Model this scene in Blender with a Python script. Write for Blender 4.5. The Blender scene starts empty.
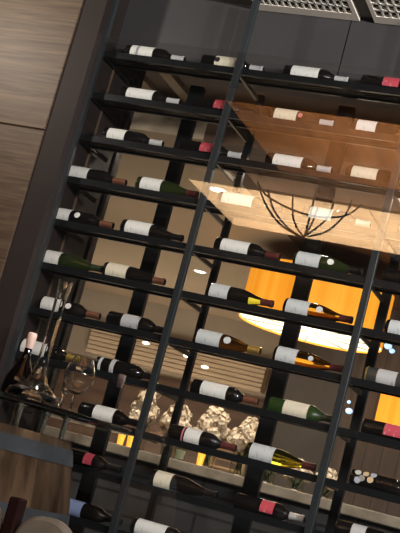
import bpy, bmesh, math, random
from mathutils import Vector, Matrix
random.seed(7)
S = bpy.context.scene
COL = S.collection
PI = math.pi

# ------------------------------------------------------------------ camera
FPX = 1200.0
ZO = 2.96                                   # height of the top shelf line
CAM = Vector((2.6637, -4.79298, -1.85974 + ZO))
YAW, PIT, ROL = -0.3762933, 0.1784209, 0.2632708
_cy, _sy, _cp, _sp = math.cos(YAW), math.sin(YAW), math.cos(PIT), math.sin(PIT)
_f = Vector((_sy*_cp, _cy*_cp, _sp)); _r0 = Vector((_cy, -_sy, 0)); _u0 = _r0.cross(_f)
_r = _r0*math.cos(ROL) + _u0*math.sin(ROL)
_u = -_r0*math.sin(ROL) + _u0*math.cos(ROL)
cd = bpy.data.cameras.new('camera'); cam = bpy.data.objects.new('camera', cd); COL.objects.link(cam)
cd.sensor_fit = 'VERTICAL'; cd.sensor_height = 36.0; cd.lens = FPX/533*36.0
cd.clip_start = 0.05
m3 = Matrix((_r, _u, -_f)).transposed()
cam.matrix_world = Matrix.Translation(CAM) @ m3.to_4x4()
S.camera = cam

def at(px, py, Y):
    d = _f*FPX + _r*(px-200) - _u*(py-266.5)
    return CAM + d*((Y-CAM.y)/d.y)
def pxof(P):
    d = Vector(P)-CAM; z = d.dot(_f)
    return 200+FPX*d.dot(_r)/z, 266.5-FPX*d.dot(_u)/z
def x_at(px, Y, z):
    a, b = -3.0, 4.0
    for _ in range(50):
        m = (a+b)/2
        if pxof((m, Y, z))[0] < px: a = m
        else: b = m
    return (a+b)/2

# ------------------------------------------------------------------ world, light, exposure
S.view_settings.view_transform = 'Standard'; S.view_settings.look = 'None'
S.view_settings.gamma = 1.0; S.view_settings.use_curve_mapping = False
S.view_settings.exposure = 0.0
w = bpy.data.worlds.new('dim_room_air'); S.world = w; w.use_nodes = True
w.node_tree.nodes['Background'].inputs[0].default_value = (0.9, 0.85, 0.8, 1)
w.node_tree.nodes['Background'].inputs[1].default_value = 0.012

def aim(o, tgt):
    o.rotation_euler = (Vector(tgt)-o.location).to_track_quat('-Z', 'Y').to_euler()
def area(name, loc, tgt, sx, sy, power, col):
    l = bpy.data.lights.new(name, 'AREA'); l.shape = 'RECTANGLE'; l.size = sx; l.size_y = sy
    l.energy = power; l.color = col
    o = bpy.data.objects.new(name, l); COL.objects.link(o); o.location = loc; aim(o, tgt); return o
def spot(name, loc, tgt, power, col, deg, blend=0.6, rad=0.04):
    l = bpy.data.lights.new(name, 'SPOT'); l.energy = power; l.color = col
    l.spot_size = math.radians(deg); l.spot_blend = blend; l.shadow_soft_size = rad
    o = bpy.data.objects.new(name, l); COL.objects.link(o); o.location = loc; aim(o, tgt); return o
WARM = (1.0, 0.84, 0.66); NEUT = (1.0, 0.98, 0.95)
for kx, ky, kz, kp in ((4.5, -3.4, 2.9, 170), (3.9, -4.6, 2.95, 150), (5.0, -2.5, 2.8, 120)): area('rack_key_light', (kx, ky, kz), (0.9, 0.0, 2.0), 0.22, 0.22, kp, NEUT)
spot('wall_washer', (-1.0, -1.1, 3.16), (-0.42, -0.1, 2.95), 95, (1.0, 0.9, 0.76), 95, 1.0, 0.05)
spot('table_downlight', (0.5, -0.35, 3.2), (0.5, -0.65, 1.25), 150, NEUT, 26, 0.7, 0.07)
# unseen spots added below to brighten the timber ceiling mirrored in the glass
for sx in (-.6, .3, 1.2): spot('soffit_fill_spot', (sx, -3.95, 0.35), (sx, -3.9, 3.3), 1150, (1.0, 0.86, 0.68), 46, 0.8, 0.05)
spot('timber_fill_spot', (2.1, -1.7, 0.35), (1.1, -2.05, 3.3), 1500, (1.0, 0.8, 0.56), 46, 1.0, 0.05)
# back room
area('back_room_fill', (-0.6, 3.2, 0.8), (-0.5, 3.4, 2.9), 2.6, 2.0, 28, (1.0, 0.86, 0.68))  # unseen area light added behind the counter to brighten the tan ceiling
area('back_wall_light', (-1.8, 5.2, 0.8), (-1.8, 6.9, 2.3), 1.6, 0.5, 40, WARM)
spot('ledge_downlight', (0.75, 0.55, 2.85), (0.75, 1.4, 1.3), 190, (1.0, 0.88, 0.72), 90, 0.8, 0.04)

for sx in (.2, .95, 1.75): spot('rim_downlight', (sx, 1.15, 2.86), (sx, .05, 1.5), 26, WARM, 80, 0.8, 0.03)

# ------------------------------------------------------------------ materials
def mat(name, col, rough=0.5, metal=0.0, coat=0.0, emit=None, estr=0.0, trans=0.0, ior=1.45, spec=0.5):
    m = bpy.data.materials.new(name); m.use_nodes = True
    b = m.node_tree.nodes['Principled BSDF']
    b.inputs['Base Color'].default_value = (*col, 1); b.inputs['Roughness'].default_value = rough
    b.inputs['Metallic'].default_value = metal; b.inputs['Coat Weight'].default_value = coat
    b.inputs['Transmission Weight'].default_value = trans; b.inputs['IOR'].default_value = ior
    b.inputs['Specular IOR Level'].default_value = spec
    if emit: b.inputs['Emission Color'].default_value = (*emit, 1); b.inputs['Emission Strength'].default_value = estr
    return m
def noisy(m, c1, c2, scale=(1, 1, 1), ns=4.0, detail=5.0, bump=0.0, lo=0.3, hi=0.7, dist=0.0):
    nt = m.node_tree; b = nt.nodes['Principled BSDF']
    tc = nt.nodes.new('ShaderNodeTexCoord'); mp = nt.nodes.new('ShaderNodeMapping')
    mp.inputs['Scale'].default_value = scale
    n = nt.nodes.new('ShaderNodeTexNoise'); n.inputs['Scale'].default_value = ns; n.inputs['Detail'].default_value = detail
    n.inputs['Distortion'].default_value = dist
    r = nt.nodes.new('ShaderNodeValToRGB'); r.color_ramp.elements[0].position = lo; r.color_ramp.elements[1].position = hi
    r.color_ramp.elements[0].color = (*c1, 1); r.color_ramp.elements[1].color = (*c2, 1)
    nt.links.new(tc.outputs['Object'], mp.inputs[0]); nt.links.new(mp.outputs[0], n.inputs['Vector'])
    nt.links.new(n.outputs['Fac'], r.inputs[0]); nt.links.new(r.outputs[0], b.inputs['Base Color'])
    if bump:
        bp = nt.nodes.new('ShaderNodeBump'); bp.inputs['Strength'].default_value = bump
        nt.links.new(n.outputs['Fac'], bp.inputs['Height']); nt.links.new(bp.outputs[0], b.inputs['Normal'])
    return m
def seams(m, axis, period, width, dark, off=0.0):
    """dark joints every `period` metres along an object axis, multiplied into the base colour (plank gaps)"""
    nt = m.node_tree; b = nt.nodes['Principled BSDF']
    src = b.inputs['Base Color'].links[0].from_socket
    tc = nt.nodes.new('ShaderNodeTexCoord'); sx = nt.nodes.new('ShaderNodeSeparateXYZ')
    nt.links.new(tc.outputs['Object'], sx.inputs[0])
    a = nt.nodes.new('ShaderNodeMath'); a.operation = 'ADD'; a.inputs[1].default_value = off+100*period
    nt.links.new(sx.outputs[axis], a.inputs[0])
    d = nt.nodes.new('ShaderNodeMath'); d.operation = 'MODULO'; d.inputs[1].default_value = period
    nt.links.new(a.outputs[0], d.inputs[0])
    g = nt.nodes.new('ShaderNodeMath'); g.operation = 'LESS_THAN'; g.inputs[1].default_value = width
    nt.links.new(d.outputs[0], g.inputs[0])
    mx = nt.nodes.new('ShaderNodeMix'); mx.data_type = 'RGBA'
    nt.links.new(g.outputs[0], mx.inputs[0]); nt.links.new(src, mx.inputs[6]); mx.inputs[7].default_value = (*dark, 1)
    nt.links.new(mx.outputs[2], b.inputs['Base Color'])
    return m

M = {}
M['panel'] = noisy(mat('walnut_panel', (.2, .12, .07), 0.5, spec=.3), (.036, .022, .0135), (.09, .058, .036), (0.5, 1, 11), 4.5, 9, 0.05, 0.3, 0.7, 1.4)
M['jamb'] = noisy(mat('jamb_lacquer', (.05, .04, .038), 0.6, spec=.15), (.017, .0125, .0115), (.022, .0165, .015), (1, 1, 1), 3)
M['metal'] = mat('blackened_steel', (.016, .018, .02), 0.28, 0.5)
M['post'] = mat('grey_steel', (.034, .04, .044), 0.38, 0.4)
M['rod'] = mat('dark_rod', (.22, .19, .15), 0.25, 0.9)
M['rail'] = mat('gold_glint_rail', (.16, .13, .09), 0.4, 0.6)  # gold tint put in the colour for light reflected on the rails
M['header'] = noisy(mat('header_panel', (.05, .045, .046), 0.5), (.028, .026, .027), (.04, .037, .038), (1, 1, 1), 2)
M['ceil_dark'] = mat('dark_ceiling', (.12, .11, .1), 0.7)
M['frame_pale'] = mat('pale_grille_frame', (.85, .76, .66), 0.5)
M['grid'] = mat('grille_bars', (.85, .8, .72), 0.5)
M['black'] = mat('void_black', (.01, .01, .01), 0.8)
M['timber_brown'] = noisy(mat('red_brown_timber', (.3, .13, .05), 0.55), (.24, .1, .035), (.38, .165, .06), (8, .6, 1), 2.5, 6, 0, 0.3, 0.7)
M['timber_dark'] = noisy(mat('shade_toned_timber', (.1, .055, .03), 0.6), (.1, .052, .026), (.15, .08, .042), (8, .6, 1), 2.5, 6)  # darker colour stands in for dimmer light on the timber
M['timber_back'] = noisy(mat('dark_back_boards', (.1, .055, .03), 0.6), (.1, .055, .032), (.14, .08, .045), (.6, 8, 1), 2.5, 6)
M['timber_pale'] = noisy(mat('pale_oak_soffit', (.7, .5, .3), 0.6), (.62, .42, .25), (.75, .54, .33), (.5, 7, 1), 2.0, 6, 0, 0.3, 0.7)
M['tan'] = noisy(mat('tan_ceiling_paint', (.55, .42, .27), 0.7), (.5, .39, .26), (.56, .43, .29), (1, 1, 1), 1.2)
M['taupe'] = noisy(mat('taupe_plaster', (.36, .29, .21), 0.8), (.32, .26, .19), (.4, .33, .24), (1, 1, 1), 1.5)
M['brown_wall'] = seams(noisy(mat('brown_planks', (.1, .065, .045), 0.55), (.06, .038, .026), (.1, .065, .044), (6, 6, .6), 2.5, 6, 0, .3, .7), 0, 0.135, 0.007, (.02, .014, .01))
M['dado'] = noisy(mat('brown_dado', (.12, .07, .045), 0.55), (.08, .047, .03), (.13, .078, .05), (.7, 1, 7), 2.5, 6)
M['plaster_dark'] = noisy(mat('grey_brown_plaster', (.12, .1, .08), .8), (.075, .062, .05), (.11, .095, .078), (1, 1, 1), 2)
M['slat'] = noisy(mat('pale_slats', (.6, .46, .3), 0.55), (.55, .42, .28), (.68, .53, .36), (.6, 1, 6), 2.5)
M['ledge'] = noisy(mat('stone_ledge', (.3, .26, .21), 0.6), (.2, .17, .13), (.32, .27, .2), (1, 1, 1), 14, 6)
def brick_mat():
    m = mat('charcoal_brick', (.04, .04, .04), 0.75); nt = m.node_tree; b = nt.nodes['Principled BSDF']
    tc = nt.nodes.new('ShaderNodeTexCoord'); mp = nt.nodes.new('ShaderNodeMapping'); mp.inputs['Rotation'].default_value = (PI/2, 0, 0)
    br = nt.nodes.new('ShaderNodeTexBrick'); br.inputs['Scale'].default_value = 1.0
    br.inputs['Brick Width'].default_value = 0.42; br.inputs['Row Height'].default_value = 0.11; br.inputs['Mortar Size'].default_value = 0.008
    br.inputs['Color1'].default_value = (.05, .05, .05, 1); br.inputs['Color2'].default_value = (.032, .032, .034, 1); br.inputs['Mortar'].default_value = (.012, .012, .012, 1)
    nt.links.new(tc.outputs['Object'], mp.inputs[0]); nt.links.new(mp.outputs[0], br.inputs[0]); nt.links.new(br.outputs[0], b.inputs['Base Color'])
    return m
M['brick'] = brick_mat()
M['floor'] = noisy(mat('dark_floor', (.04, .035, .03), 0.5), (.04, .033, .028), (.06, .05, .042), (1, 6, 1), 3)
# window glass: part mirror, part clear
def pane_mat(refl):
    m = bpy.data.materials.new('coated_glass'); m.use_nodes = True; nt = m.node_tree
    for n in list(nt.nodes):
        if n.type == 'BSDF_PRINCIPLED': nt.nodes.remove(n)
    out = [n for n in nt.nodes if n.type == 'OUTPUT_MATERIAL'][0]
    t = nt.nodes.new('ShaderNodeBsdfTransparent'); g = nt.nodes.new('ShaderNodeBsdfGlossy'); g.inputs['Roughness'].default_value = 0.0
    mx = nt.nodes.new('ShaderNodeMixShader'); mx.inputs[0].default_value = refl
    nt.links.new(t.outputs[0], mx.inputs[1]); nt.links.new(g.outputs[0], mx.inputs[2]); nt.links.new(mx.outputs[0], out.inputs[0])
    return m
M['pane'] = pane_mat(0.26)
M['clear'] = pane_mat(0.0)
# bottles
M['dark'] = mat('dark_bottle_glass', (.006, .005, .0045), 0.06, 0, 0.0)
M['green'] = mat('green_bottle_glass', (.016, .024, .006), 0.05, 0, 0.4)
M['leaf'] = mat('bright_green_glass', (.022, .048, .01), 0.05, 0, 0.4)
M['amber'] = mat('amber_bottle_glass', (.17, .08, .008), 0.03, trans=1.0, ior=1.2)
M['olive'] = mat('yellow_green_glass', (.42, .38, .03), 0.03, trans=1.0, ior=1.2)
M['smoke'] = mat('smoky_bottle_glass', (.05, .05, .045), 0.08, 0, 0.5)
def label_mat(name, base, line, freq=190.0, amt=0.5):
    m = mat(name, base, 0.65); nt = m.node_tree; b = nt.nodes['Principled BSDF']
    tc = nt.nodes.new('ShaderNodeTexCoord')
    n = nt.nodes.new('ShaderNodeTexNoise'); n.inputs['Scale'].default_value = freq; n.inputs['Detail'].default_value = 1
    mp = nt.nodes.new('ShaderNodeMapping'); mp.inputs['Scale'].default_value = (.6, .25, .25)
    r = nt.nodes.new('ShaderNodeValToRGB'); r.color_ramp.elements[0].position = 0.6; r.color_ramp.elements[1].position = 0.72
    r.color_ramp.elements[0].color = (*base, 1); r.color_ramp.elements[1].color = (*[base[i]*(1-amt)+line[i]*amt for i in range(3)], 1)
    nt.links.new(tc.outputs['Object'], mp.inputs[0]); nt.links.new(mp.outputs[0], n.inputs[0]); nt.links.new(n.outputs[0], r.inputs[0])
    nt.links.new(r.outputs[0], b.inputs['Base Color']); return m
M['white'] = label_mat('white_label_paper', (.8, .8, .76), (.35, .35, .35))
M['cream'] = label_mat('cream_label_paper', (.76, .7, .54), (.35, .3, .22))
M['pale'] = label_mat('pale_grey_label_paper', (.6, .63, .63), (.3, .33, .36), 190, .7)
M['red'] = label_mat('red_label_paper', (.58, .07, .1), (.75, .45, .47), 160, .7)
M['silver'] = label_mat('silver_label_foil', (.5, .5, .5), (.04, .04, .04), 90, 1)
M['blue'] = label_mat('blue_label_paper', (.2, .25, .42), (.62, .55, .42), 80, 1)
M['gold'] = label_mat('gold_label_paper', (.72, .5, .22), (.3, .2, .1), 120, .6)
M['blackfoil'] = mat('black_foil', (.012, .01, .01), 0.3)
M['redfoil'] = mat('wine_red_foil', (.11, .028, .026), 0.3, 0.2)
M['copperfoil'] = mat('copper_foil', (.3, .13, .08), 0.3, 0.6)
M['whitefoil'] = mat('white_foil', (.6, .6, .6), 0.35, 0.2)
M['goldfoil'] = mat('gold_foil', (.6, .4, .1), 0.3, 0.7)
M['greenfoil'] = mat('green_foil', (.03, .045, .02), 0.3)
M['ink'] = mat('black_ink', (.02, .02, .02), 0.6)
M['greyink'] = mat('grey_ink', (.3, .31, .32), 0.6)
M['yellowtag'] = mat('yellow_tag', (.9, .72, .03), 0.5)
M['pinktag'] = mat('pink_red_band', (.6, .2, .22), 0.5)
for nme, c in (('hexwhite', (.6, .6, .55)), ('hextan', (.62, .47, .28)), ('hexgrey', (.3, .28, .26)), ('hexblue', (.45, .5, .55))):
    M[nme] = mat(nme, c, 0.5)
# tabletop things
def thin_glass(name, tint, ior=1.15, rough=0.0):
    return mat(name, tint, rough, trans=1.0, ior=ior)
M['crystal'] = thin_glass('crystal', (.98, .98, .97), 1.5)
M['tableglass'] = thin_glass('table_glass', (.8, .9, .89), 1.45)
M['redwine'] = mat('red_wine', (.003, .002, .002), 0.0, 0, 0.0, spec=.35)
M['pinkcap'] = mat('pink_cap', (.6, .42, .36), 0.5)
M['cork'] = mat('cork', (.5, .36, .18), 0.7)
M['oak'] = None
M['hoop'] = noisy(mat('hoop_steel', (.06, .062, .065), 0.7, 0.0, spec=.08), (.014, .015, .017), (.024, .026, .029), (1, 1, 1), 9)
M['steel'] = mat('brushed_standoff', (.6, .58, .52), 0.25, 1.0)
M['leather'] = noisy(mat('taupe_leather', (.2, .16, .12), 0.6), (.06, .047, .036), (.08, .064, .05), (1, 1, 1), 20)
M['redwood'] = mat('dark_red_wood', (.008, .0028, .0025), 0.6, spec=.05)
# lamps and plants
M['orange'] = None
M['lampwhite'] = mat('lit_diffuser', (.9, .85, .75), 0.6, emit=(1, .9, .7), estr=1.3)
M['lampwire'] = mat('lamp_wire', (.6, .48, .32), 0.5)
M['downlight'] = mat('lit_downlight', (1, 1, 1), 0.5, emit=(1, .93, .8), estr=4.0)
M['blueglow'] = mat('glowing_blue_glint', (.6, .8, 1), 0.3, emit=(.4, .68, 1), estr=1.3)  # emission stands in for small blue light reflections
M['bloom'] = noisy(mat('cream_petals', (.8, .65, .45), 0.7), (.72, .58, .41), (.86, .74, .57), (1, 1, 1), 25)
M['stem'] = mat('stem_green', (.1, .13, .04), 0.6)
M['vase'] = thin_glass('vase_glass', (.9, .93, .85), 1.15)
M['water'] = mat('vase_filler', (.35, .34, .2), 0.3)
M['candle'] = mat('lit_amber_votive', (.9, .6, .1), 0.4, emit=(1, .42, .04), estr=1.2)
M['candlewax'] = mat('candle_wax', (.95, .85, .6), 0.5, emit=(1, .8, .4), estr=1.6)
M['rattan'] = mat('rattan', (.4, .25, .13), 0.6)
M['iron'] = mat('dark_bronze_wire', (.02, .014, .01), 0.5, 0.3)

# ------------------------------------------------------------------ mesh helpers
class MB:
    def __init__(s): s.bm = bmesh.new()
    def box(s, x0, x1, y0, y1, z0, z1):
        v = [s.bm.verts.new((x, y, z)) for x in (x0, x1) for y in (y0, y1) for z in (z0, z1)]
        for q in ((0, 1, 3, 2), (4, 6, 7, 5), (0, 4, 5, 1), (2, 3, 7, 6), (0, 2, 6, 4), (1, 5, 7, 3)):
            s.bm.faces.new([v[i] for i in q])
        return s
    def lathe(s, prof, axis='Z', c=(0, 0, 0), n=24, a0=0.0, a1=2*PI, cap=True):
        full = abs(a1-a0-2*PI) < 1e-6; k = n if full else n+1
        rings = []
        for (r, h) in prof:
            ring = []
            for i in range(k):
                a = a0+(a1-a0)*i/n
                p, q = r*math.cos(a), r*math.sin(a)
                co = (p, q, h) if axis == 'Z' else (h, p, q)
                ring.append(s.bm.verts.new((co[0]+c[0], co[1]+c[1], co[2]+c[2])))
            rings.append(ring)
        for a, b in zip(rings, rings[1:]):
            for i in range(n):
                j = (i+1) % k
                s.bm.faces.new((a[i], a[j], b[j], b[i]))
        if cap and full:
            if prof[0][0] > 1e-5: s.bm.faces.new(rings[0])
            if prof[-1][0] > 1e-5: s.bm.faces.new(rings[-1])
        return s
    def tube(s, pts, r, n=8, cap=True, closed=False):
        pts = [Vector(p) for p in pts]; rings = []
        for i, p in enumerate(pts):
            if closed: t = pts[(i+1) % len(pts)]-pts[i-1]
            else: t = (pts[min(i+1, len(pts)-1)]-pts[max(i-1, 0)])
            t.normalize()
            a = t.cross(Vector((0, 0, 1)) if abs(t.z) < .9 else Vector((1, 0, 0))).normalized(); b = t.cross(a)
            rr = r[i] if isinstance(r, (list, tuple)) else r
            rings.append([s.bm.verts.new(p+a*rr*math.cos(2*PI*k/n)+b*rr*math.sin(2*PI*k/n)) for k in range(n)])
        pairs = list(zip(rings, rings[1:])) + ([(rings[-1], rings[0])] if closed else [])
        for a, b in pairs:
            for k in range(n): s.bm.faces.new((a[k], a[(k+1) % n], b[(k+1) % n], b[k]))
        if cap and not closed:
            s.bm.faces.new(rings[0]); s.bm.faces.new(rings[-1])
        return s
    def poly(s, pts, thick_vec):
        a = [s.bm.verts.new(p) for p in pts]; t = Vector(thick_vec)
        b = [s.bm.verts.new(Vector(p)+t) for p in pts]; n = len(pts)
        s.bm.faces.new(a); s.bm.faces.new(b[::-1])
        for i in range(n): s.bm.faces.new((a[i], a[(i+1) % n], b[(i+1) % n], b[i]))
        return s
    def sphere(s, c, r, sub=2, sc=(1, 1, 1)):
        g = bmesh.ops.create_icosphere(s.bm, subdivisions=sub, radius=r)
        for v in g['verts']: v.co = Vector((v.co.x*sc[0]+c[0], v.co.y*sc[1]+c[1], v.co.z*sc[2]+c[2]))
        return s
    def build(s, name, m, parent=None, smooth=False, bevel=0.0, loc=None):
        bmesh.ops.recalc_face_normals(s.bm, faces=s.bm.faces[:])
        me = bpy.data.meshes.new(name); s.bm.to_mesh(me); s.bm.free()
        o = bpy.data.objects.new(name, me); COL.objects.link(o)
        for mm in (m if isinstance(m, list) else [m]): me.materials.append(mm)
        if smooth:
            for p in me.polygons: p.use_smooth = True
            me.set_sharp_from_angle(angle=math.radians(40))
        if bevel:
            bv = o.modifiers.new('bevel', 'BEVEL'); bv.width = bevel; bv.segments = 2; bv.limit_method = 'ANGLE'
        if loc: o.location = loc
        if parent: o.parent = parent
        return o
def empty(name, loc, label=None, cat=None, group=None, rz=0.0):
    o = bpy.data.objects.new(name, None); COL.objects.link(o); o.location = loc; o.rotation_euler = (0, 0, rz)
    o.empty_display_size = 0.05
    if label: tag(o, label, cat, group)
    return o
def tag(o, label, cat, group=None):
    o['label'] = label; o['category'] = cat
    if group: o['group'] = group
    return o
def struct(o): o['kind'] = 'structure'; return o

FLOOR = 0.1
# ------------------------------------------------------------------ setting
struct(MB().box(-3.6, 4.8, -6.5, 7.3, FLOOR-.1, FLOOR).build('floor', M['floor']))
# left timber wall: two boarded panels with a joint, jamb beside the rack
zj = 2.50
o = struct(MB().box(-2.6, -.115, -.10, .02, zj+.004, 3.42).box(-2.6, -.115, -.10, .02, FLOOR, zj-.004).box(-2.6, -.12, -.09, .02, zj-.01, zj+.01).build('wall_left', M['panel'], bevel=.003))
struct(MB().box(-.115, .005, -.09, .5, FLOOR, 3.42).build('trim_1', M['jamb']))
# front ceilings
struct(MB().box(-2.6, 4.2, -.9, .12, 3.325, 3.42).build('ceiling', M['ceil_dark']))
struct(MB().box(.1, 3.2, -2.75, -1.5, 3.30, 3.38).build('ceiling_timber', M['timber_brown']))
struct(MB().box(-.2, 3.2, -3.27, -2.76, 3.30, 3.38).build('ceiling_shaded_strip', M['timber_dark']))  # timber strip darkened in colour to offset light spilling from the soffit
cb = MB()
for a, b in ((-.76, .626), (.632, 2.0), (2.006, 3.2)): cb.box(a, b, -4.46, -3.28, 3.28, 3.38)
struct(cb.build('ceiling_soffit', M['timber_pale']))
struct(MB().box(.005, .011, .15, .162, FLOOR, 3.0).build('trim_4', M['dado']))
# header panel behind the top shelf
hd = MB().box(0.0, 1.12, .12, .20, 3.005, 3.42).box(1.126, 3.0, .12, .20, 3.005, 3.42)
struct(hd.build('wall_header', M['header']))
# back room shell
struct(MB().box(-4.6, .22, .95, 7.0, 2.90, 3.09).build('ceiling_back', M['tan']))
struct(MB().box(.22, 4.0, .95, 7.0, 2.90, 3.09).build('ceiling_back_timber', M['timber_back']))
struct(MB().box(-4.6, 1.8, 7.0, 7.1, FLOOR, 3.0).build('wall_back', M['taupe']))
struct(MB().box(.44, 3.4, 4.72, 4.82, FLOOR, 2.9).build('wall_right', M['brown_wall']))
struct(MB().box(-.12, .438, 4.74, 4.82, FLOOR, 2.9).build('wall_right_plaster', M['plaster_dark']))
struct(MB().box(-4.6, 4.0, .20, .95, 3.10, 3.18).build('ceiling_recess', M['timber_back']))
for i, x0 in enumerate((-.13, .075)):
    struct(MB().box(x0, x0+.065, .20, .95, 3.075, 3.10).build('trim_%d' % (i+2), M['tan']))
struct(MB().box(-4.6, -.9, 6.93, 7.0, FLOOR, 2.12).build('wainscot_back', M['dado']))
sl = MB()
for k in range(6): sl.box(-2.96, -.95, 6.85, 6.92, 2.205+.047*k, 2.245+.047*k)
sl.box(-2.96, -.95, 6.92, 6.998, 2.205, 2.48)
tag(sl.build('slatted_panel', M['slat'], bevel=.004), 'pale horizontally slatted timber panel high on the far back wall', 'wall panel')
# glass pane in front of the rack
pane = MB().box(.005, 3.0, -.046, -.04, FLOOR, 3.02)
p = pane.build('window_1', [M['pane'], M['clear']])
for f in p.data.polygons: f.material_index = 0 if f.normal.y < -.5 else 1
struct(p)

# ------------------------------------------------------------------ ceiling grilles
def grille(x0, x1, label):
    g = empty('ceiling_grille', (x0, .112, 3.30), label, 'vent', 'ceiling grilles above the glass')
    fr = MB(); W = x1-x0
    fr.box(0, W, -.07, 0, 0, .025).box(0, W, -.62, -.57, 0, .025).box(0, .02, -.57, -.07, 0, .025).box(W-.02, W, -.57, -.07, 0, .025)
    fr.build('grille_frame', M['frame_pale'], g)
    b = MB(); n = int((W-.04)/.032)
    for i in range(1, n): x = .02+(W-.04)*i/n; b.box(x-.0045, x+.0045, -.57, -.07, .001, .014)
    for j in range(1, 8): y = -.07-.5*j/8; b.box(.02, W-.02, y-.007, y+.007, .001, .014)
    b.build('grille_bars', M['grid'], g)
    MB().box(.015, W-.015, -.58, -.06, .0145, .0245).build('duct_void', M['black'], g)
grille(.67, 1.165, 'egg crate ceiling grille nearer the left post, top of photo')
grille(1.235, 1.75, 'egg crate ceiling grille in the top right corner of photo')

# ------------------------------------------------------------------ wine rack
rack = empty('wine_rack', (.7, 0, FLOOR), 'tall blackened steel wine rack with shelves of bottles behind glass', 'wine rack')
def rk(mb, name, m, parent=rack, **k):
    bmesh.ops.translate(mb.bm, vec=(-.7, 0, -FLOOR), verts=mb.bm.verts[:])
    return mb.build(name, m, parent, **k)
POSTX = [.012, .694, 1.507, 2.3]
TOP = 3.285
for x in POSTX:
    rk(MB().box(x-.009 if x < .1 else x-.002, x+.029 if x > .1 else x+.012, -.032, -.007, FLOOR, TOP), 'front_post', M['post'], bevel=.002)
for x, wd in ((.05, .018), (.38, .07), (.712, .03), (1.14, .075), (1.525, .04), (2.0, .07), (2.31, .03)):
    rk(MB().box(x-wd/2, x+wd/2, .33, .36, FLOOR, 2.97), 'rear_post', M['metal'])
ROWZ = [ZO-.21*k for k in range(13)]
for k, z in enumerate(ROWZ):
    if k == 12: continue
    sh = rk(MB().box(.02, 2.3, -.006, .008, z-.03, z), 'shelf', M['metal'])
    for y in (.030, .071, .098):
        o = MB().tube([(.02-.7, y, z-.0128-FLOOR), (2.3-.7, y, z-.0128-FLOOR)], .0055, 8).build('support_rod', M['rod'], sh, smooth=True)
    MB().box(.02-.7, 2.3-.7, .112, .124, z-.026-FLOOR, z-.006-FLOOR).build('rear_bar', M['metal'], sh)
    for x in (.02, .700, 1.513, 2.30):
        rk(MB().box(x, x+.012, .008, .312, z-.032, z-.012), 'side_rail', M['rail'] if x > .1 else M['metal'])

# ------------------------------------------------------------------ bottles
R0 = .037
BODY = [(0.0, .006), (.02, .003), (.031, 0), (.0355, .003), (R0, .010), (R0, .178), (.0362, .188), (.033, .200), (.026, .212), (.0195, .222), (.0158, .234), (.0145, .25), (.014, .285), (.0158, .287), (.0158, .296), (.0145, .300), (0, .300)]
BURG = [(0.0, .006), (.02, .003), (.033, 0), (.0375, .003), (.039, .010), (.039, .140), (.0375, .158), (.0335, .178), (.0275, .198), (.0215, .218), (.0172, .236), (.0148, .252), (.014, .285), (.0158, .287), (.0158, .296), (.0145, .300), (0, .300)]
def sleeve(prof, x0, x1, extra, th=None, n=26):
    mb = MB()
    def rad(h):
        for (r0, h0), (r1, h1) in zip(prof, prof[1:]):
            if h0 <= h <= h1 and h1 > h0: return r0+(r1-r0)*(h-h0)/(h1-h0)
        return prof[-2][0]
    hs = [x0] + [h for _, h in prof if x0 < h < x1] + [x1]
    pr = [(rad(h)+extra, h) for h in hs]
    if th is None:
        pr = [(pr[0][0]-extra*.95, x0)] + pr + [(pr[-1][0]-extra*.95, x1)]
        mb.lathe(pr, 'X', (0, 0, 0), n, cap=False)
    else:
        inner = [(pr[-1][0]-extra*.95, x1), (pr[0][0]-extra*.95, x0)]
        mb.lathe(pr+inner+[pr[0]], 'X', (0, 0, 0), n, th[0], th[1], cap=False)
    return mb
ORD = ['topmost', 'second', 'third', 'fourth', 'fifth', 'sixth', 'seventh', 'eighth', 'ninth', 'tenth', 'eleventh']
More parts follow.
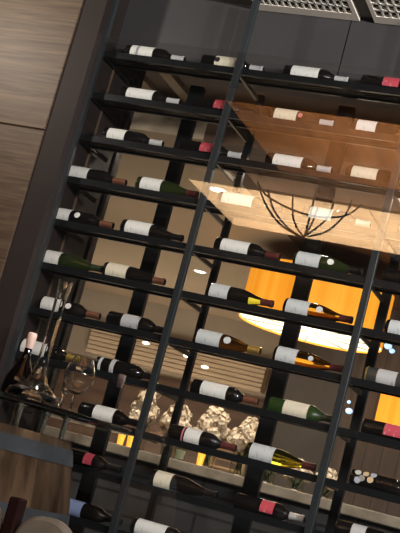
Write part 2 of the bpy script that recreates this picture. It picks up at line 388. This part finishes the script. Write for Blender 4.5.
def bottle(row, base, lab, glass, label, lname='white', foil='blackfoil', shape='bord', end=None, extras=(), roll=0.0, y=.05, yaw=0.0, lift=0.0):
    prof = BODY if shape == 'bord' else BURG
    R = max(r for r, _ in prof)
    z = ROWZ[row-1]-.010
    X0 = x_at(base, y, z+R)
    b = empty('wine_bottle', (X0, y, z), label, 'wine bottle', 'wine bottles lying on the rack', rz=yaw)
    def add(mb, name, m, parent=b, smooth=True):
        bmesh.ops.translate(mb.bm, vec=(0, 0, R), verts=mb.bm.verts[:])
        return mb.build(name, M[m], parent, smooth=smooth)
    add(MB().lathe(prof, 'X', n=28), 'bottle_glass', glass)
    if lab:
        l0, l1 = [x_at(p_, y, z+R)-X0 for p_ in lab]
        l0 = max(.012, l0); l1 = min(l1, .172)
        # angle measured in (y,z): front is -y (pi)
        add(sleeve(prof, l0, l1, .0008, (PI*.62, PI*1.12) if lname == 'red' else (PI*.43+roll, PI*1.5+roll)), 'paper_label', lname)
    if foil: add(sleeve(prof, .236 if shape == 'bord' else .245, .2995, .0007), 'neck_foil', foil)
    for e in extras:
        if e[0] == 'patch':      # (kind, name, x0, x1, a0, a1, mat)
            add(sleeve(prof, e[2], e[3], .0014, (e[4], e[5])), e[1], e[6])
        elif e[0] == 'band':
            add(sleeve(prof, e[2], e[3], .0011), e[1], e[4])
        elif e[0] == 'round':    # round or shield crest on the shoulder or label
            _, nm, hx, ang, rr, mm = e
            ra = 0
            for (r0, h0), (r1, h1) in zip(prof, prof[1:]):
                if h0 <= hx <= h1 and h1 > h0: ra = r0+(r1-r0)*(hx-h0)/(h1-h0)
            mb = MB(); n = 14
            for off in (0.0004, 0.0022):
                pass
            cen = []
            lo_ = []; hi_ = []
            for i in range(n):
                dx, dt = rr*math.cos(2*PI*i/n), rr*math.sin(2*PI*i/n)
                hh = hx+dx; rb = ra
                for (r0, h0), (r1, h1) in zip(prof, prof[1:]):
                    if h0 <= hh <= h1 and h1 > h0: rb = r0+(r1-r0)*(hh-h0)/(h1-h0)
                a = ang+dt/max(ra, .01)
                lo_.append(mb.bm.verts.new((hh, (rb-.0005)*math.cos(a), (rb-.0005)*math.sin(a))))
                hi_.append(mb.bm.verts.new((hh, (rb+.0022)*math.cos(a), (rb+.0022)*math.sin(a))))
            for i in range(n):
                j = (i+1) % n; mb.bm.faces.new((lo_[i], lo_[j], hi_[j], hi_[i]))
            c = mb.bm.verts.new((hx, (ra+.003)*math.cos(ang), (ra+.003)*math.sin(ang)))
            for i in range(n): mb.bm.faces.new((hi_[i], hi_[(i+1) % n], c))
            add(mb, nm, mm)
    return b
FR = PI*.93          # facing the camera, slightly upward
def crest(hx, rr=.011, mm='white'): return ('round', 'shoulder_crest', hx, FR-.1, rr, mm)
WF = 'whitefoil'
def L(desc, row, which): return '%s, %s on the %s shelf%s' % (desc, which, ORD[row-1], '' if row == 1 else ' down')
B = bottle
# left bay
B(1, 127, (133, 155), 'dark', 'dark wine bottle with two-tone white and grey label, leftmost on the topmost shelf', 'white', WF, extras=(('patch', 'label_stripe', .062, .074, PI*.43, PI*1.5, 'greyink'),))
B(1, 203, (217, 238), 'dark', 'dark wine bottle with cream label and black crest, just left of tall post, topmost shelf', 'cream', WF, extras=(('round', 'label_emblem', .082, FR, .013, 'ink'),))
B(2, 122, (129, 157), 'dark', 'dark wine bottle with plain white label, leftmost on the second shelf down', 'white', WF)
B(2, 194, (216, 228), 'dark', 'dark wine bottle with small red label, left of tall post, second shelf down', 'red', 'blackfoil')
B(3, 105, (110, 127), 'dark', 'dark wine bottle with short white label, leftmost on the third shelf down', 'white', WF)
B(3, 181, (202, 214), 'dark', 'dark wine bottle with small red label, left of tall post, third shelf down', 'red', WF)
B(4, 69, (71, 90), 'dark', 'dark wine bottle with white label, leftmost on the fourth shelf down', 'white', 'copperfoil')
B(4, 138, (143, 163), 'green', 'olive green wine bottle with white label, second from left, fourth shelf down', 'white', 'redfoil', 'burg')
B(5, 56, (58, 72), 'dark', 'dark wine bottle with white label and white shoulder crest, leftmost on fifth shelf', 'white', 'copperfoil', extras=(crest(.125, .014),))
B(5, 123, (128, 152), 'dark', 'dark wine bottle with wide white label, second from left, fifth shelf down', 'white', 'blackfoil', 'burg')
B(6, 45, (47, 62), 'green', 'dark green wine bottle with white label, leftmost on the sixth shelf down', 'white', 'greenfoil', 'burg')
B(6, 105, (109, 129), 'dark', 'dark wine bottle with cream label, second from left, sixth shelf down', 'cream', 'copperfoil', 'burg')
B(7, 42, (44, 63), 'dark', 'dark wine bottle with broad white label behind decanter neck, seventh shelf down', 'white', 'copperfoil', extras=(crest(.15, .014),))
B(7, 109, (124, 141), 'dark', 'dark wine bottle with mottled silver label, second from left, seventh shelf down', 'silver', 'blackfoil')
B(8, 22, (24, 45), 'dark', 'dark wine bottle with white label behind decanters, leftmost on eighth shelf down', 'white', 'goldfoil', extras=(crest(.15, .012),))
B(8, 97, None, 'dark', 'dark wine bottle with two narrow pale bands, left of tall post, eighth shelf down', None, 'blackfoil', extras=(('patch', 'pale_band', .022, .034, PI*.5, PI*1.4, 'pale'), ('patch', 'pale_band', .078, .098, PI*.5, PI*1.4, 'silver')))
B(9, 81, (96, 118), 'dark', 'dark wine bottle with white label beside the goblet stem, ninth shelf down', 'white', 'blackfoil')
B(10, 60, (86, 100), 'dark', 'dark wine bottle with small red label right of the barrel, tenth shelf', 'red', 'blackfoil')
B(11, 60, (64, 84), 'dark', 'dark wine bottle with blue and tan label right of barrel, lowest shelf', 'blue', 'blackfoil')
# middle bay
B(1, 285, (293, 320), 'dark', 'dark wine bottle with large white label in middle bay, topmost shelf', 'white', WF)
B(1, 362, (384, 400), 'dark', 'dark wine bottle with red label at right edge of photo, topmost shelf', 'red', 'blackfoil')
B(2, 270, (276, 298), 'dark', 'dark wine bottle with white label right of tall post, second shelf down', 'cream', WF, extras=(('round', 'pink_seal', .15, FR, .011, 'pinktag'),))
B(2, 353, (358, 377), 'dark', 'dark wine bottle with white label near right edge of photo, second shelf down', 'white', 'blackfoil')
B(3, 267, (275, 303), 'dark', 'dark wine bottle with white label in brown reflection, middle of third shelf down', 'white', WF)
B(3, 347, (353, 378), 'dark', 'dark wine bottle with cream label left of second post, third shelf down', 'cream', 'goldfoil')
B(4, 219, (224, 254), 'dark', 'dark wine bottle with white label under pale soffit reflection, right of tall post', 'white', 'blackfoil')
B(4, 304, (311, 333), 'dark', 'dark wine bottle with white label amid wire lamp reflection, fourth shelf down', 'white', WF)
B(5, 216, (223, 250), 'dark', 'dark wine bottle with white label right of tall post, fifth shelf down', 'white', 'redfoil')
B(5, 295, (298, 321), 'green', 'green wine bottle with white label and round white crest, fifth shelf down', 'pale', 'blackfoil', 'burg', extras=(crest(.165, .014),))
B(6, 209, (212, 230), 'dark', 'dark wine bottle with pale label and yellow tag, right of tall post, sixth shelf', 'pale', 'redfoil', 'burg', extras=(('patch', 'yellow_tag', .195, .245, PI*.95, PI*1.3, 'yellowtag'),))
B(6, 285, (288, 310), 'amber', 'amber wine bottle with pale label and shoulder crest before orange lampshade, sixth shelf', 'pale', 'redfoil', 'burg', extras=(crest(.16, .014, 'pale'),))
B(7, 196, (199, 222), 'amber', 'amber wine bottle with grey label and round crest, right of tall post, seventh shelf', 'pale', 'goldfoil', 'burg', extras=(crest(.155, .016, 'pale'),))
B(7, 275, (278, 298), 'amber', 'amber wine bottle with grey label under lit lampshade, seventh shelf down', 'pale', 'redfoil', 'burg', extras=(crest(.165, .011, 'pale'),))
B(8, 193, (203, 228), 'dark', 'dark brown wine bottle with white label right of tall post, eighth shelf down', 'white', 'copperfoil')
B(8, 270, (285, 312), 'leaf', 'bright green wine bottle with pale label in middle bay, eighth shelf down', 'cream', 'greenfoil')
B(9, 171, (187, 202), 'dark', 'dark wine bottle with white label and red rim before flowers, ninth shelf', 'white', 'redfoil', extras=(('patch', 'red_rim', .062, .068, PI*.43, PI*1.5, 'pinktag'),))
B(9, 247, (252, 275), 'olive', 'yellow green wine bottle with white label, right half of ninth shelf down', 'pale', 'redfoil', 'burg')
B(10, 152, (157, 173), 'dark', 'dark wine bottle with cream label below vases, right of tall post, tenth shelf', 'cream', 'blackfoil', 'burg')
B(10, 236, (262, 281), 'dark', 'dark wine bottle with red label below flowers in middle bay, tenth shelf', 'red', 'whitefoil')
B(11, 133, (138, 167), 'dark', 'dark wine bottle with white label at bottom edge of photo, right of tall post', 'white', 'blackfoil')
# right bay
B(5, 384, None, 'dark', 'plain dark wine bottle at right edge of photo, fifth shelf down', None, 'blackfoil')
B(6, 386, (390, 410), 'dark', 'dark wine bottle with pale label at right edge of photo, sixth shelf down', 'pale', 'blackfoil')
B(7, 365, (378, 397), 'smoke', 'smoky grey wine bottle with gold base rim right of second post, seventh shelf', 'silver', 'blackfoil', extras=(('band', 'gold_rim', .006, .012, 'goldfoil'),))
B(8, 363, (385, 403), 'dark', 'dark wine bottle with red label before lower orange lamp, eighth shelf down', 'red', 'blackfoil')
hexes = []
for i, (hx, da, mm) in enumerate(((.03, -.35, 'hexwhite'), (.05, .25, 'hexgrey'), (.062, -.4, 'hextan'), (.085, .2, 'hextan'), (.092, -.5, 'hexblue'), (.035, .55, 'hexblue'))):
    hexes.append(('round', 'label_hexagon', hx, FR+da-.2, .013, mm))
B(9, 351, None, 'dark', 'black wine bottle with cluster of coloured hexagons right of second post, ninth shelf', None, 'blackfoil', extras=tuple(hexes))
B(10, 336, (352, 366), 'dark', 'dark wine bottle with grey label at bottom edge, right of second post, tenth shelf', 'silver', 'goldfoil')

# ------------------------------------------------------------------ barrel table
BX, BY = .38, -.65
def oak_mat():
    m = noisy(mat('barrel_oak', (.15, .1, .065), 0.85, spec=.04), (.016, .0095, .0055), (.07, .043, .025), (3, 3, .35), 5, 6, .05, .3, .7)
    nt = m.node_tree; b = nt.nodes['Principled BSDF']; src = b.inputs['Base Color'].links[0].from_socket
    tc = nt.nodes.new('ShaderNodeTexCoord'); sx = nt.nodes.new('ShaderNodeSeparateXYZ'); nt.links.new(tc.outputs['Object'], sx.inputs[0])
    at_ = nt.nodes.new('ShaderNodeMath'); at_.operation = 'ARCTAN2'; nt.links.new(sx.outputs[1], at_.inputs[0]); nt.links.new(sx.outputs[0], at_.inputs[1])
    mu = nt.nodes.new('ShaderNodeMath'); mu.operation = 'MULTIPLY_ADD'; mu.inputs[1].default_value = 26/(2*PI); mu.inputs[2].default_value = 40
    nt.links.new(at_.outputs[0], mu.inputs[0])
    fl = nt.nodes.new('ShaderNodeMath'); fl.operation = 'FLOOR'; nt.links.new(mu.outputs[0], fl.inputs[0])
    wn = nt.nodes.new('ShaderNodeTexWhiteNoise'); wn.noise_dimensions = '1D'; nt.links.new(fl.outputs[0], wn.inputs['W'])
    rg = nt.nodes.new('ShaderNodeMapRange'); rg.inputs[3].default_value = .55; rg.inputs[4].default_value = 1.25; nt.links.new(wn.outputs[0], rg.inputs[0])
    mx = nt.nodes.new('ShaderNodeMix'); mx.data_type = 'RGBA'; mx.blend_type = 'MULTIPLY'; mx.inputs[0].default_value = 1
    nt.links.new(src, mx.inputs[6]); nt.links.new(rg.outputs[0], mx.inputs[7]); nt.links.new(mx.outputs[2], b.inputs['Base Color'])
    return m
M['oak'] = oak_mat()
bt = empty('barrel_table', (BX, BY, FLOOR), 'oak wine barrel table with steel hoops and round glass top, bottom left', 'table')
HB = 1.15-FLOOR
def br(h): return .30+.085*(1-((h-HB/2)/(HB/2))**2)
bprof = [(0, .04), (br(0)-.02, .04), (br(0)-.02, 0), (br(0), 0)]+[(br(HB*i/14), HB*i/14) for i in range(1, 14)]+[(br(HB), HB), (br(HB)-.02, HB), (br(HB)-.02, HB-.03), (0, HB-.03)]
MB().lathe(bprof, 'Z', n=52).build('barrel_body', M['oak'], bt, smooth=True)
for h0, h1 in ((HB-.09, HB-.03), (HB-.325, HB-.265), (.265, .325), (.03, .09)):
    MB().lathe([(br(h0)-.004, h0), (br(h0)+.004, h0), (br((h0+h1)/2)+.0045, (h0+h1)/2), (br(h1)+.004, h1), (br(h1)-.004, h1)], 'Z', n=52, cap=False).build('hoop', M['hoop'], bt, smooth=True)
ZT = 1.25-FLOOR
MB().lathe([(0, ZT-.014), (.523, ZT-.014), (.53, ZT-.011), (.53, ZT-.003), (.523, ZT), (0, ZT)], 'Z', n=72).build('glass_top', M['tableglass'], bt, smooth=True)
for k in range(6):
    a = 2*PI*k/6+.25; x, y = .26*math.cos(a), .26*math.sin(a)
    MB().lathe([(.022, HB-.03), (.022, HB-.02), (.010, HB-.015), (.010, ZT-.024), (.02, ZT-.02), (.02, ZT-.014)], 'Z', (x, y, 0), 16).build('standoff', M['steel'], bt, smooth=True)
ZD = 1.25
def shell(prof, th): return prof + [(max(r-th, 0.0), h) for r, h in prof[::-1]]
# tall slim decanter
d = empty('decanter', (.505, -.66, ZD), 'tall clear decanter with long slender neck and wide flat base on barrel', 'decanter')
pr = [(.004, .002), (.07, 0), (.098, .006), (.108, .022), (.10, .042), (.072, .062), (.044, .085), (.029, .12), (.0225, .18), (.0205, .26), (.022, .36), (.025, .44), (.0285, .485), (.0305, .492)]
MB().lathe(pr+[(.0275, .492)]+[(max(r-.0032, .001), h+(.006 if r > .03 and h < .05 else 0)) for r, h in pr[::-1][1:]], 'Z', n=36, cap=False).build('decanter_body', M['crystal'], d, smooth=True)
# dark wine decanter
d2 = empty('decanter', (.36, -.53, ZD), 'dark decanter of red wine with pink stopper, behind the tall clear decanter', 'decanter')
MB().lathe([(0, 0), (.05, .001), (.062, .012), (.064, .05), (.058, .09), (.04, .13), (.024, .16), (.0165, .19), (.015, .215), (0, .215)], 'Z', n=28).build('decanter_body', M['redwine'], d2, smooth=True)
MB().lathe([(0, .2155), (.0125, .2155), (.0155, .225), (.019, .25), (.0185, .274), (.014, .28), (0, .28)], 'Z', n=20).build('stopper', M['pinkcap'], d2, smooth=True)
# balloon glass
g = empty('wine_glass', (.672, -.66, ZD), 'empty balloon wine glass right of the tall decanter on barrel', 'wine glass')
bp = [(.0042, .075), (.02, .079), (.044, .098), (.057, .128), (.059, .15), (.053, .178), (.041, .205), (.036, .217)]
MB().lathe([(0, .0005), (.034, .0005), (.036, .002), (.02, .006), (.006, .012), (.0042, .02), (.004, .07)]+bp+[(.0348, .217)]+[(r-.0014, h) for r, h in bp[::-1][1:-1]]+[(0, .0785)], 'Z', n=36, cap=False).build('glass_bowl', M['crystal'], g, smooth=True)
g = empty('glass_vial', (.60, -.60, ZD), 'slim clear stemmed flute between the tall decanter and balloon glass', 'glass')
MB().lathe([(0, .0005), (.026, .0005), (.027, .002), (.008, .008), (.004, .016), (.004, .06), (.012, .075), (.017, .11), (.016, .165), (.0148, .165), (.0157, .11), (.011, .078), (0, .066)], 'Z', n=24, cap=False).build('flute', M['crystal'], g, smooth=True)

# ------------------------------------------------------------------ chair in the bottom left corner
ch = empty('chair', (1.0, -1.5, FLOOR), 'taupe leather chair with rounded back and dark red frame, bottom left corner', 'chair')
def arch(x0, x1, z0, z1, r):
    pts = [(x0, 0, z0), (x1, 0, z0)]
    for i in range(9): a = PI/2*i/8; pts.append((x1-r+r*math.cos(a), 0, z1-r+r*math.sin(a)))
    for i in range(9): a = PI/2+PI/2*i/8; pts.append((x0+r+r*math.cos(a), 0, z1-r+r*math.sin(a)))
    return pts
MB().poly(arch(.005, .205, .48, .81, .09), (0, .05, 0)).build('back_cushion', M['leather'], ch, bevel=.012)
MB().poly(arch(-.26, -.035, .48, .81, .09), (0, .05, 0)).build('back_cushion', M['leather'], ch, bevel=.012)
MB().box(-.035, .005, -.005, .045, .46, .84).build('back_spindle', M['redwood'], ch, bevel=.006)
MB().box(-.27, .21, -.45, .05, .40, .47).build('seat', M['leather'], ch, bevel=.02)
MB().box(-.28, .22, -.46, .055, .36, .40).build('seat_frame', M['redwood'], ch)
for sx in (-.26, .18):
    for sy in (-.45, .01): MB().box(sx, sx+.04, sy, sy+.04, 0, .36).build('leg', M['redwood'], ch)

# ------------------------------------------------------------------ back room: ledge, flowers, candles
LT = 1.225
lg = empty('stone_ledge', (.4, 1.3, FLOOR), 'stone topped charcoal brick counter running behind the wine rack', 'counter')
def sub(mb, name, m, par, org, **k):
    bmesh.ops.translate(mb.bm, vec=[-c for c in org], verts=mb.bm.verts[:]); return mb.build(name, m, par, **k)
sub(MB().box(-2.2, 3.2, 1.2, 1.75, LT-.055, LT), 'stone_top', M['ledge'], lg, (.4, 1.3, FLOOR), bevel=.006)
sub(MB().box(-2.2, 3.2, 1.26, 1.75, FLOOR, LT-.055), 'brick_front', M['brick'], lg, (.4, 1.3, FLOOR))
def bloom_mesh(r):
    mb = MB()
    for i in range(70):
        zz = random.uniform(-1, 1); a = random.uniform(0, 2*PI); q = math.sqrt(1-zz*zz)
        n = Vector((q*math.cos(a), q*math.sin(a), zz)); t = n.orthogonal().normalized(); b2 = n.cross(t)
        ph = random.uniform(0, PI); t, b2 = t*math.cos(ph)+b2*math.sin(ph), b2*math.cos(ph)-t*math.sin(ph)
        c = n*r*random.uniform(.8, 1.0); s_ = r*random.uniform(.26, .4)
        vs = [mb.bm.verts.new(c+t*s_*x+b2*s_*y+n*s_*h) for x, y, h in ((-1, 0, .25), (-.3, -.7, 0), (.7, -.5, .2), (1, .2, .3), (.2, .8, 0), (-.7, .6, .2))]
        cc = mb.bm.verts.new(c-n*s_*.15)
        for k in range(6): mb.bm.faces.new((vs[k], vs[(k+1) % 6], cc))
    mb.sphere((0, 0, 0), r*.82, 1)
    return mb
bloom_src = [bloom_mesh(.05).build('bloom', M['bloom']) for _ in range(3)]
bloom_data = [o.data for o in bloom_src]
for o in bloom_src: bpy.data.objects.remove(o)
def bouquet(px, hpx, wpx, nb, label, vh=.13, sparse=False, Y=1.42):
    P = at(px, 470, Y); x = P.x
    v = empty('flower_vase', (x, Y, LT), label, 'flowers', 'cream flower arrangements on the counter')
    MB().lathe([(0, .001), (.04, .001), (.045, .006), (.048, vh), (.045, vh), (.042, .012), (0, .01)], 'Z', n=20, cap=False).build('vase', M['vase'], v, smooth=True)
    for k in range(6):
        a = k*1.05; MB().tube([(.02*math.cos(a+2), .02*math.sin(a+2), .012), (.025*math.cos(a), .025*math.sin(a), vh), (.06*math.cos(a), .05*math.sin(a), vh+.07)], .004, 6).build('stem', M['stem'], v, smooth=True)
    for k in range(nb):
        o = bpy.data.objects.new('bloom', bloom_data[k % 3]); COL.objects.link(o); o.parent = v
        a = 2*PI*k*.382; rr = math.sqrt((k+.5)/nb)
        o.location = (wpx*rr*math.cos(a), .08*rr*math.sin(a), vh+.02+hpx*(1-rr*rr)*random.uniform(.6, 1)+.01)
        s_ = random.uniform(.8, 1.08)*(.7 if sparse else 1); o.scale = (s_, s_, s_); o.rotation_euler = (random.random()*6, random.random()*6, random.random()*6)
bouquet(130, .19, .05, 8, 'cream flower bouquet in glass vase seen just left of tall post')
bouquet(164, .15, .05, 9, 'cream flower bouquet in glass vase just right of tall post')
bouquet(203, .17, .065, 13, 'wide cream flower bouquet behind the bottle with red-rimmed label')
bouquet(238, .12, .06, 9, 'cream flower bouquet left of the dark middle upright')
bouquet(268, .09, .05, 9, 'low sparse cream bouquet just right of dark middle upright', .06, True)
bouquet(299, .08, .055, 10, 'low sparse cream bouquet left of second post', .05, True)
bouquet(330, .07, .045, 6, 'small cream bouquet seen between second post and its rear upright', .05, True)
def votive(px, label, h=.062):
    x = at(px, 450, 1.27).x
    v = empty('votive_candle', (x, 1.27, LT), label, 'candle', 'amber votive candles on the counter')
    MB().lathe([(0, 0), (.016, 0), (.021, h), (.019, h), (.015, .006), (0, .006)], 'Z', n=18, cap=False).build('candle_holder', M['candle'], v, smooth=True)
    MB().lathe([(0, .007), (.0145, .007), (.0165, h*.55), (0, h*.55)], 'Z', n=16).build('wax', M['candlewax'], v, smooth=True)
votive(118, 'lit amber votive candle, left one of a close pair on the counter')
votive(128, 'lit amber votive candle beside the tall post, right one of the pair')
votive(203, 'slim lit yellow votive candle between vases in the middle bay', .07)
tm = empty('glass_tumbler', (at(178, 462, 1.28).x, 1.28, LT), 'greenish white glass tumbler on counter right of rear upright', 'glass')
MB().lathe([(0, 0), (.026, 0), (.034, .075), (.031, .075), (.024, .008), (0, .008)], 'Z', n=20, cap=False).build('tumbler', M['vase'], tm, smooth=True)
MB().lathe([(0, .009), (.022, .009), (.028, .055), (0, .055)], 'Z', n=16).build('pale_contents', mat('pale_milk', (.75, .85, .75), .4), tm, smooth=True)
# rattan chair behind the flowers
rc = empty('rattan_chair', (at(236, 430, 1.95).x, 1.95, FLOOR), 'rattan chair with laddered back behind the flowers', 'chair')
for sx in (-.09, .09):
    MB().tube([(sx, 0, 0), (sx, 0, .9), (sx*1.05, .03, 1.42)], .016, 8).build('back_post', M['rattan'], rc, smooth=True)
    MB().tube([(sx, .4, 0), (sx, .4, .45)], .016, 8).build('front_leg', M['rattan'], rc, smooth=True)
for k in range(6): MB().tube([(-.09, .01+.004*k, 1.1+.055*k), (0, .0, 1.1+.055*k), (.09, .01+.004*k, 1.1+.055*k)], .011, 8).build('back_rung', M['rattan'], rc, smooth=True)
MB().box(-.12, .12, -.02, .42, .45, .5).build('seat', M['rattan'], rc, bevel=.01)

# ------------------------------------------------------------------ lamps in the back room
def orange_mat():
    m = mat('lit_orange_fabric', (.85, .35, .03), 0.7); nt = m.node_tree; b = nt.nodes['Principled BSDF']
    tc = nt.nodes.new('ShaderNodeTexCoord'); n = nt.nodes.new('ShaderNodeTexNoise'); mp = nt.nodes.new('ShaderNodeMapping')
    mp.inputs['Scale'].default_value = (9, 9, .3); n.inputs['Scale'].default_value = 1.6; n.inputs['Detail'].default_value = 3
    r = nt.nodes.new('ShaderNodeValToRGB'); r.color_ramp.elements[0].position = .3; r.color_ramp.elements[1].position = .7
    r.color_ramp.elements[0].color = (.9, .3, .012, 1); r.color_ramp.elements[1].color = (1, .42, .035, 1)
    nt.links.new(tc.outputs['Object'], mp.inputs[0]); nt.links.new(mp.outputs[0], n.inputs[0]); nt.links.new(n.outputs[0], r.inputs[0])
    nt.links.new(r.outputs[0], b.inputs['Emission Color']); nt.links.new(r.outputs[0], b.inputs['Base Color'])
    b.inputs['Emission Strength'].default_value = 1.05; return m
M['orange'] = orange_mat()
def drum(cx, cy, r, z0, z1, label, spokes=10):
    t = empty('drum_pendant', (cx, cy, z0), label, 'pendant lamp', None)
    h = z1-z0
    MB().lathe([(r, 0), (r, h), (r-.004, h), (r-.004, 0), (r, 0)], 'Z', n=64, cap=False).build('lamp_shade', M['orange'], t, smooth=True)
    MB().lathe([(0, .012), (r-.006, .012), (r-.006, .018), (0, .018)], 'Z', n=64).build('diffuser', M['lampwhite'], t)
    MB().lathe([(0, h-.012), (r-.004, h-.012), (r-.004, h-.004), (0, h-.004)], 'Z', n=64).build('light_stop_cap', M['iron'], t)  # unseen disc added to keep the lamp's light off the ceiling
    for k in range(spokes):
        a = 2*PI*k/spokes; MB().tube([(.03*math.cos(a), .03*math.sin(a), .006), ((r-.006)*math.cos(a), (r-.006)*math.sin(a), .006)], .0035, 6).build('spoke', M['lampwire'], t)
    MB().tube([(0, 0, h*.5), (0, 0, max(2.9-z0, h+.1))], .006, 6).build('cord', M['iron'], t)
    return t
drum(.385, 3.35, .52, 2.36, 2.745, 'giant lit orange drum lampshade glowing white underneath, hanging in middle')
sc_ = empty('wall_sconce', (1.06, 4.72, 1.96), 'square-edged lit orange fabric sconce on brown plank wall at right edge', 'wall lamp')
MB().box(-.34, .34, -.13, -.02, 0, .245).build('lamp_shade', M['orange'], sc_, bevel=.006)
MB().box(-.08, .08, -.02, 0, .06, .18).build('wall_bracket', M['iron'], sc_)
lp = bpy.data.lights.new('drum_glow', 'POINT'); lp.energy = 20; lp.color = (1, .85, .62); lp.shadow_soft_size = .25
lo = bpy.data.objects.new('drum_glow', lp); COL.objects.link(lo); lo.location = (.385, 3.35, 2.22)

def downlight(P, nrm, r, label, squash=1.0):
    t = empty('downlight', P, label, 'ceiling light', 'small round downlights in back room')
    q = Vector(nrm).to_track_quat('Z', 'Y'); t.rotation_euler = q.to_euler()
    loc_x = abs((q @ Vector((1, 0, 0))).x); t.scale = (1.25, squash, 1) if loc_x > .5 else (squash, 1.25, 1)
    MB().lathe([(r*.8, 0), (r, 0), (r, .006), (r*.8, .006), (r*.8, 0)], 'Z', n=24, cap=False).build('trim_ring', M['frame_pale'], t, smooth=True)
    MB().lathe([(0, 0), (r*.79, 0), (r*.6, .012), (0, .016)], 'Z', n=24).build('lens', M['downlight'], t, smooth=True)
def on_z(px, py, z):
    d_ = _f*FPX+_r*(px-200)-_u*(py-266.5); return CAM+d_*((z-CAM.z)/d_.z)
for px, py, lb in ((200, 271, 'round downlight in tan ceiling just right of tall post'), (218, 189, 'round downlight in tan ceiling above the fifth shelf by post')):
    P = on_z(px, py, 2.899); downlight(P, (0, 0, -1), .055, lb)
for px, py, lb in ((146, 343, 'oval spotlight on slatted panel left of the tall post'), (187, 356, 'oval spotlight on slatted panel just right of tall post'), (205, 367, 'oval spotlight on slatted panel left of dark middle upright')):
    P = at(px, py, 6.848); downlight(P, (0, -1, -.25), .04, lb, .5)
def blue_reflection(px, py, Y, r, label):
    P = at(px, py, Y); t = empty('blue_light_glint', P, label, 'pendant lamp', 'small blue white light reflections')  # glowing blob on a cord, standing in for a blue light reflection
    MB().sphere((0, 0, 0), r, 2, (1, 1, .8)).build('glint', M['blueglow'], t, smooth=True)
    MB().tube([(0, 0, r*.7), (0, 0, 2.9-P.z)], .003, 6).build('cord', M['iron'], t)
blue_reflection(349, 411, 3.9, .028, 'lower blue bulb by the second post, below the other')
blue_reflection(349, 402, 4.0, .016, 'tiny blue bulb directly above another beside the second post')
blue_reflection(388, 346, 4.1, .032, 'blue white bulb before brown planks, right of second post')
blue_reflection(392, 351, 4.3, .024, 'smaller blue white bulb touching the right side of another, far right')

# ------------------------------------------------------------------ wire basket pendant under the timber ceiling in front of the glass (seen mirrored in it)
def virt(px, py, Yv):
    P = at(px, py, Yv); return Vector((P.x, -P.y-.086, P.z))
cpt = virt(305, 236, 2.9)
wp = empty('wire_pendant', cpt, 'dark bent wire basket pendant mirrored in the glass below pale soffit', 'pendant lamp')
rim = [virt(x, y, yv)-cpt for x, y, yv in ((258, 182, 2.9), (266, 195, 2.6), (290, 209, 2.55), (318, 217, 2.6), (345, 216, 2.75), (362, 205, 3.0))]
def smoothpts(ps, n=6):
    out = []
    for i in range(len(ps)-1):
        p0, p1, p2, p3 = ps[max(i-1, 0)], ps[i], ps[i+1], ps[min(i+2, len(ps)-1)]
        for k in range(n):
            t = k/n
            out.append(.5*((2*p1)+(-p0+p2)*t+(2*p0-5*p1+4*p2-p3)*t*t+(-p0+3*p1-3*p2+p3)*t**3))
    out.append(ps[-1]); return out
MB().tube(smoothpts(rim), .007, 8).build('rim_wire', M['iron'], wp, smooth=True)
for pts in (((258, 183, 2.9), (266, 205, 2.85), (280, 224, 2.85), (298, 236, 2.9)), ((268, 190, 2.8), (274, 210, 2.8), (288, 228, 2.85), (303, 238, 2.9)),
            ((293, 196, 3.1), (293, 215, 3.05), (297, 228, 3.0), (304, 237, 2.9)), ((318, 208, 3.1), (312, 224, 3.05), (305, 236, 2.9)),
            ((352, 200, 3.0), (346, 214, 2.95), (328, 231, 2.9), (308, 237, 2.9)), ((334, 203, 3.1), (326, 220, 3.0), (306, 236, 2.9))):
    MB().tube(smoothpts([virt(*q)-cpt for q in pts]), .007, 8).build('basket_wire', M['iron'], wp, smooth=True)
MB().tube([(0, 0, 0), (0, 0, 3.28-cpt.z)], .008, 8).build('cord', M['iron'], wp)
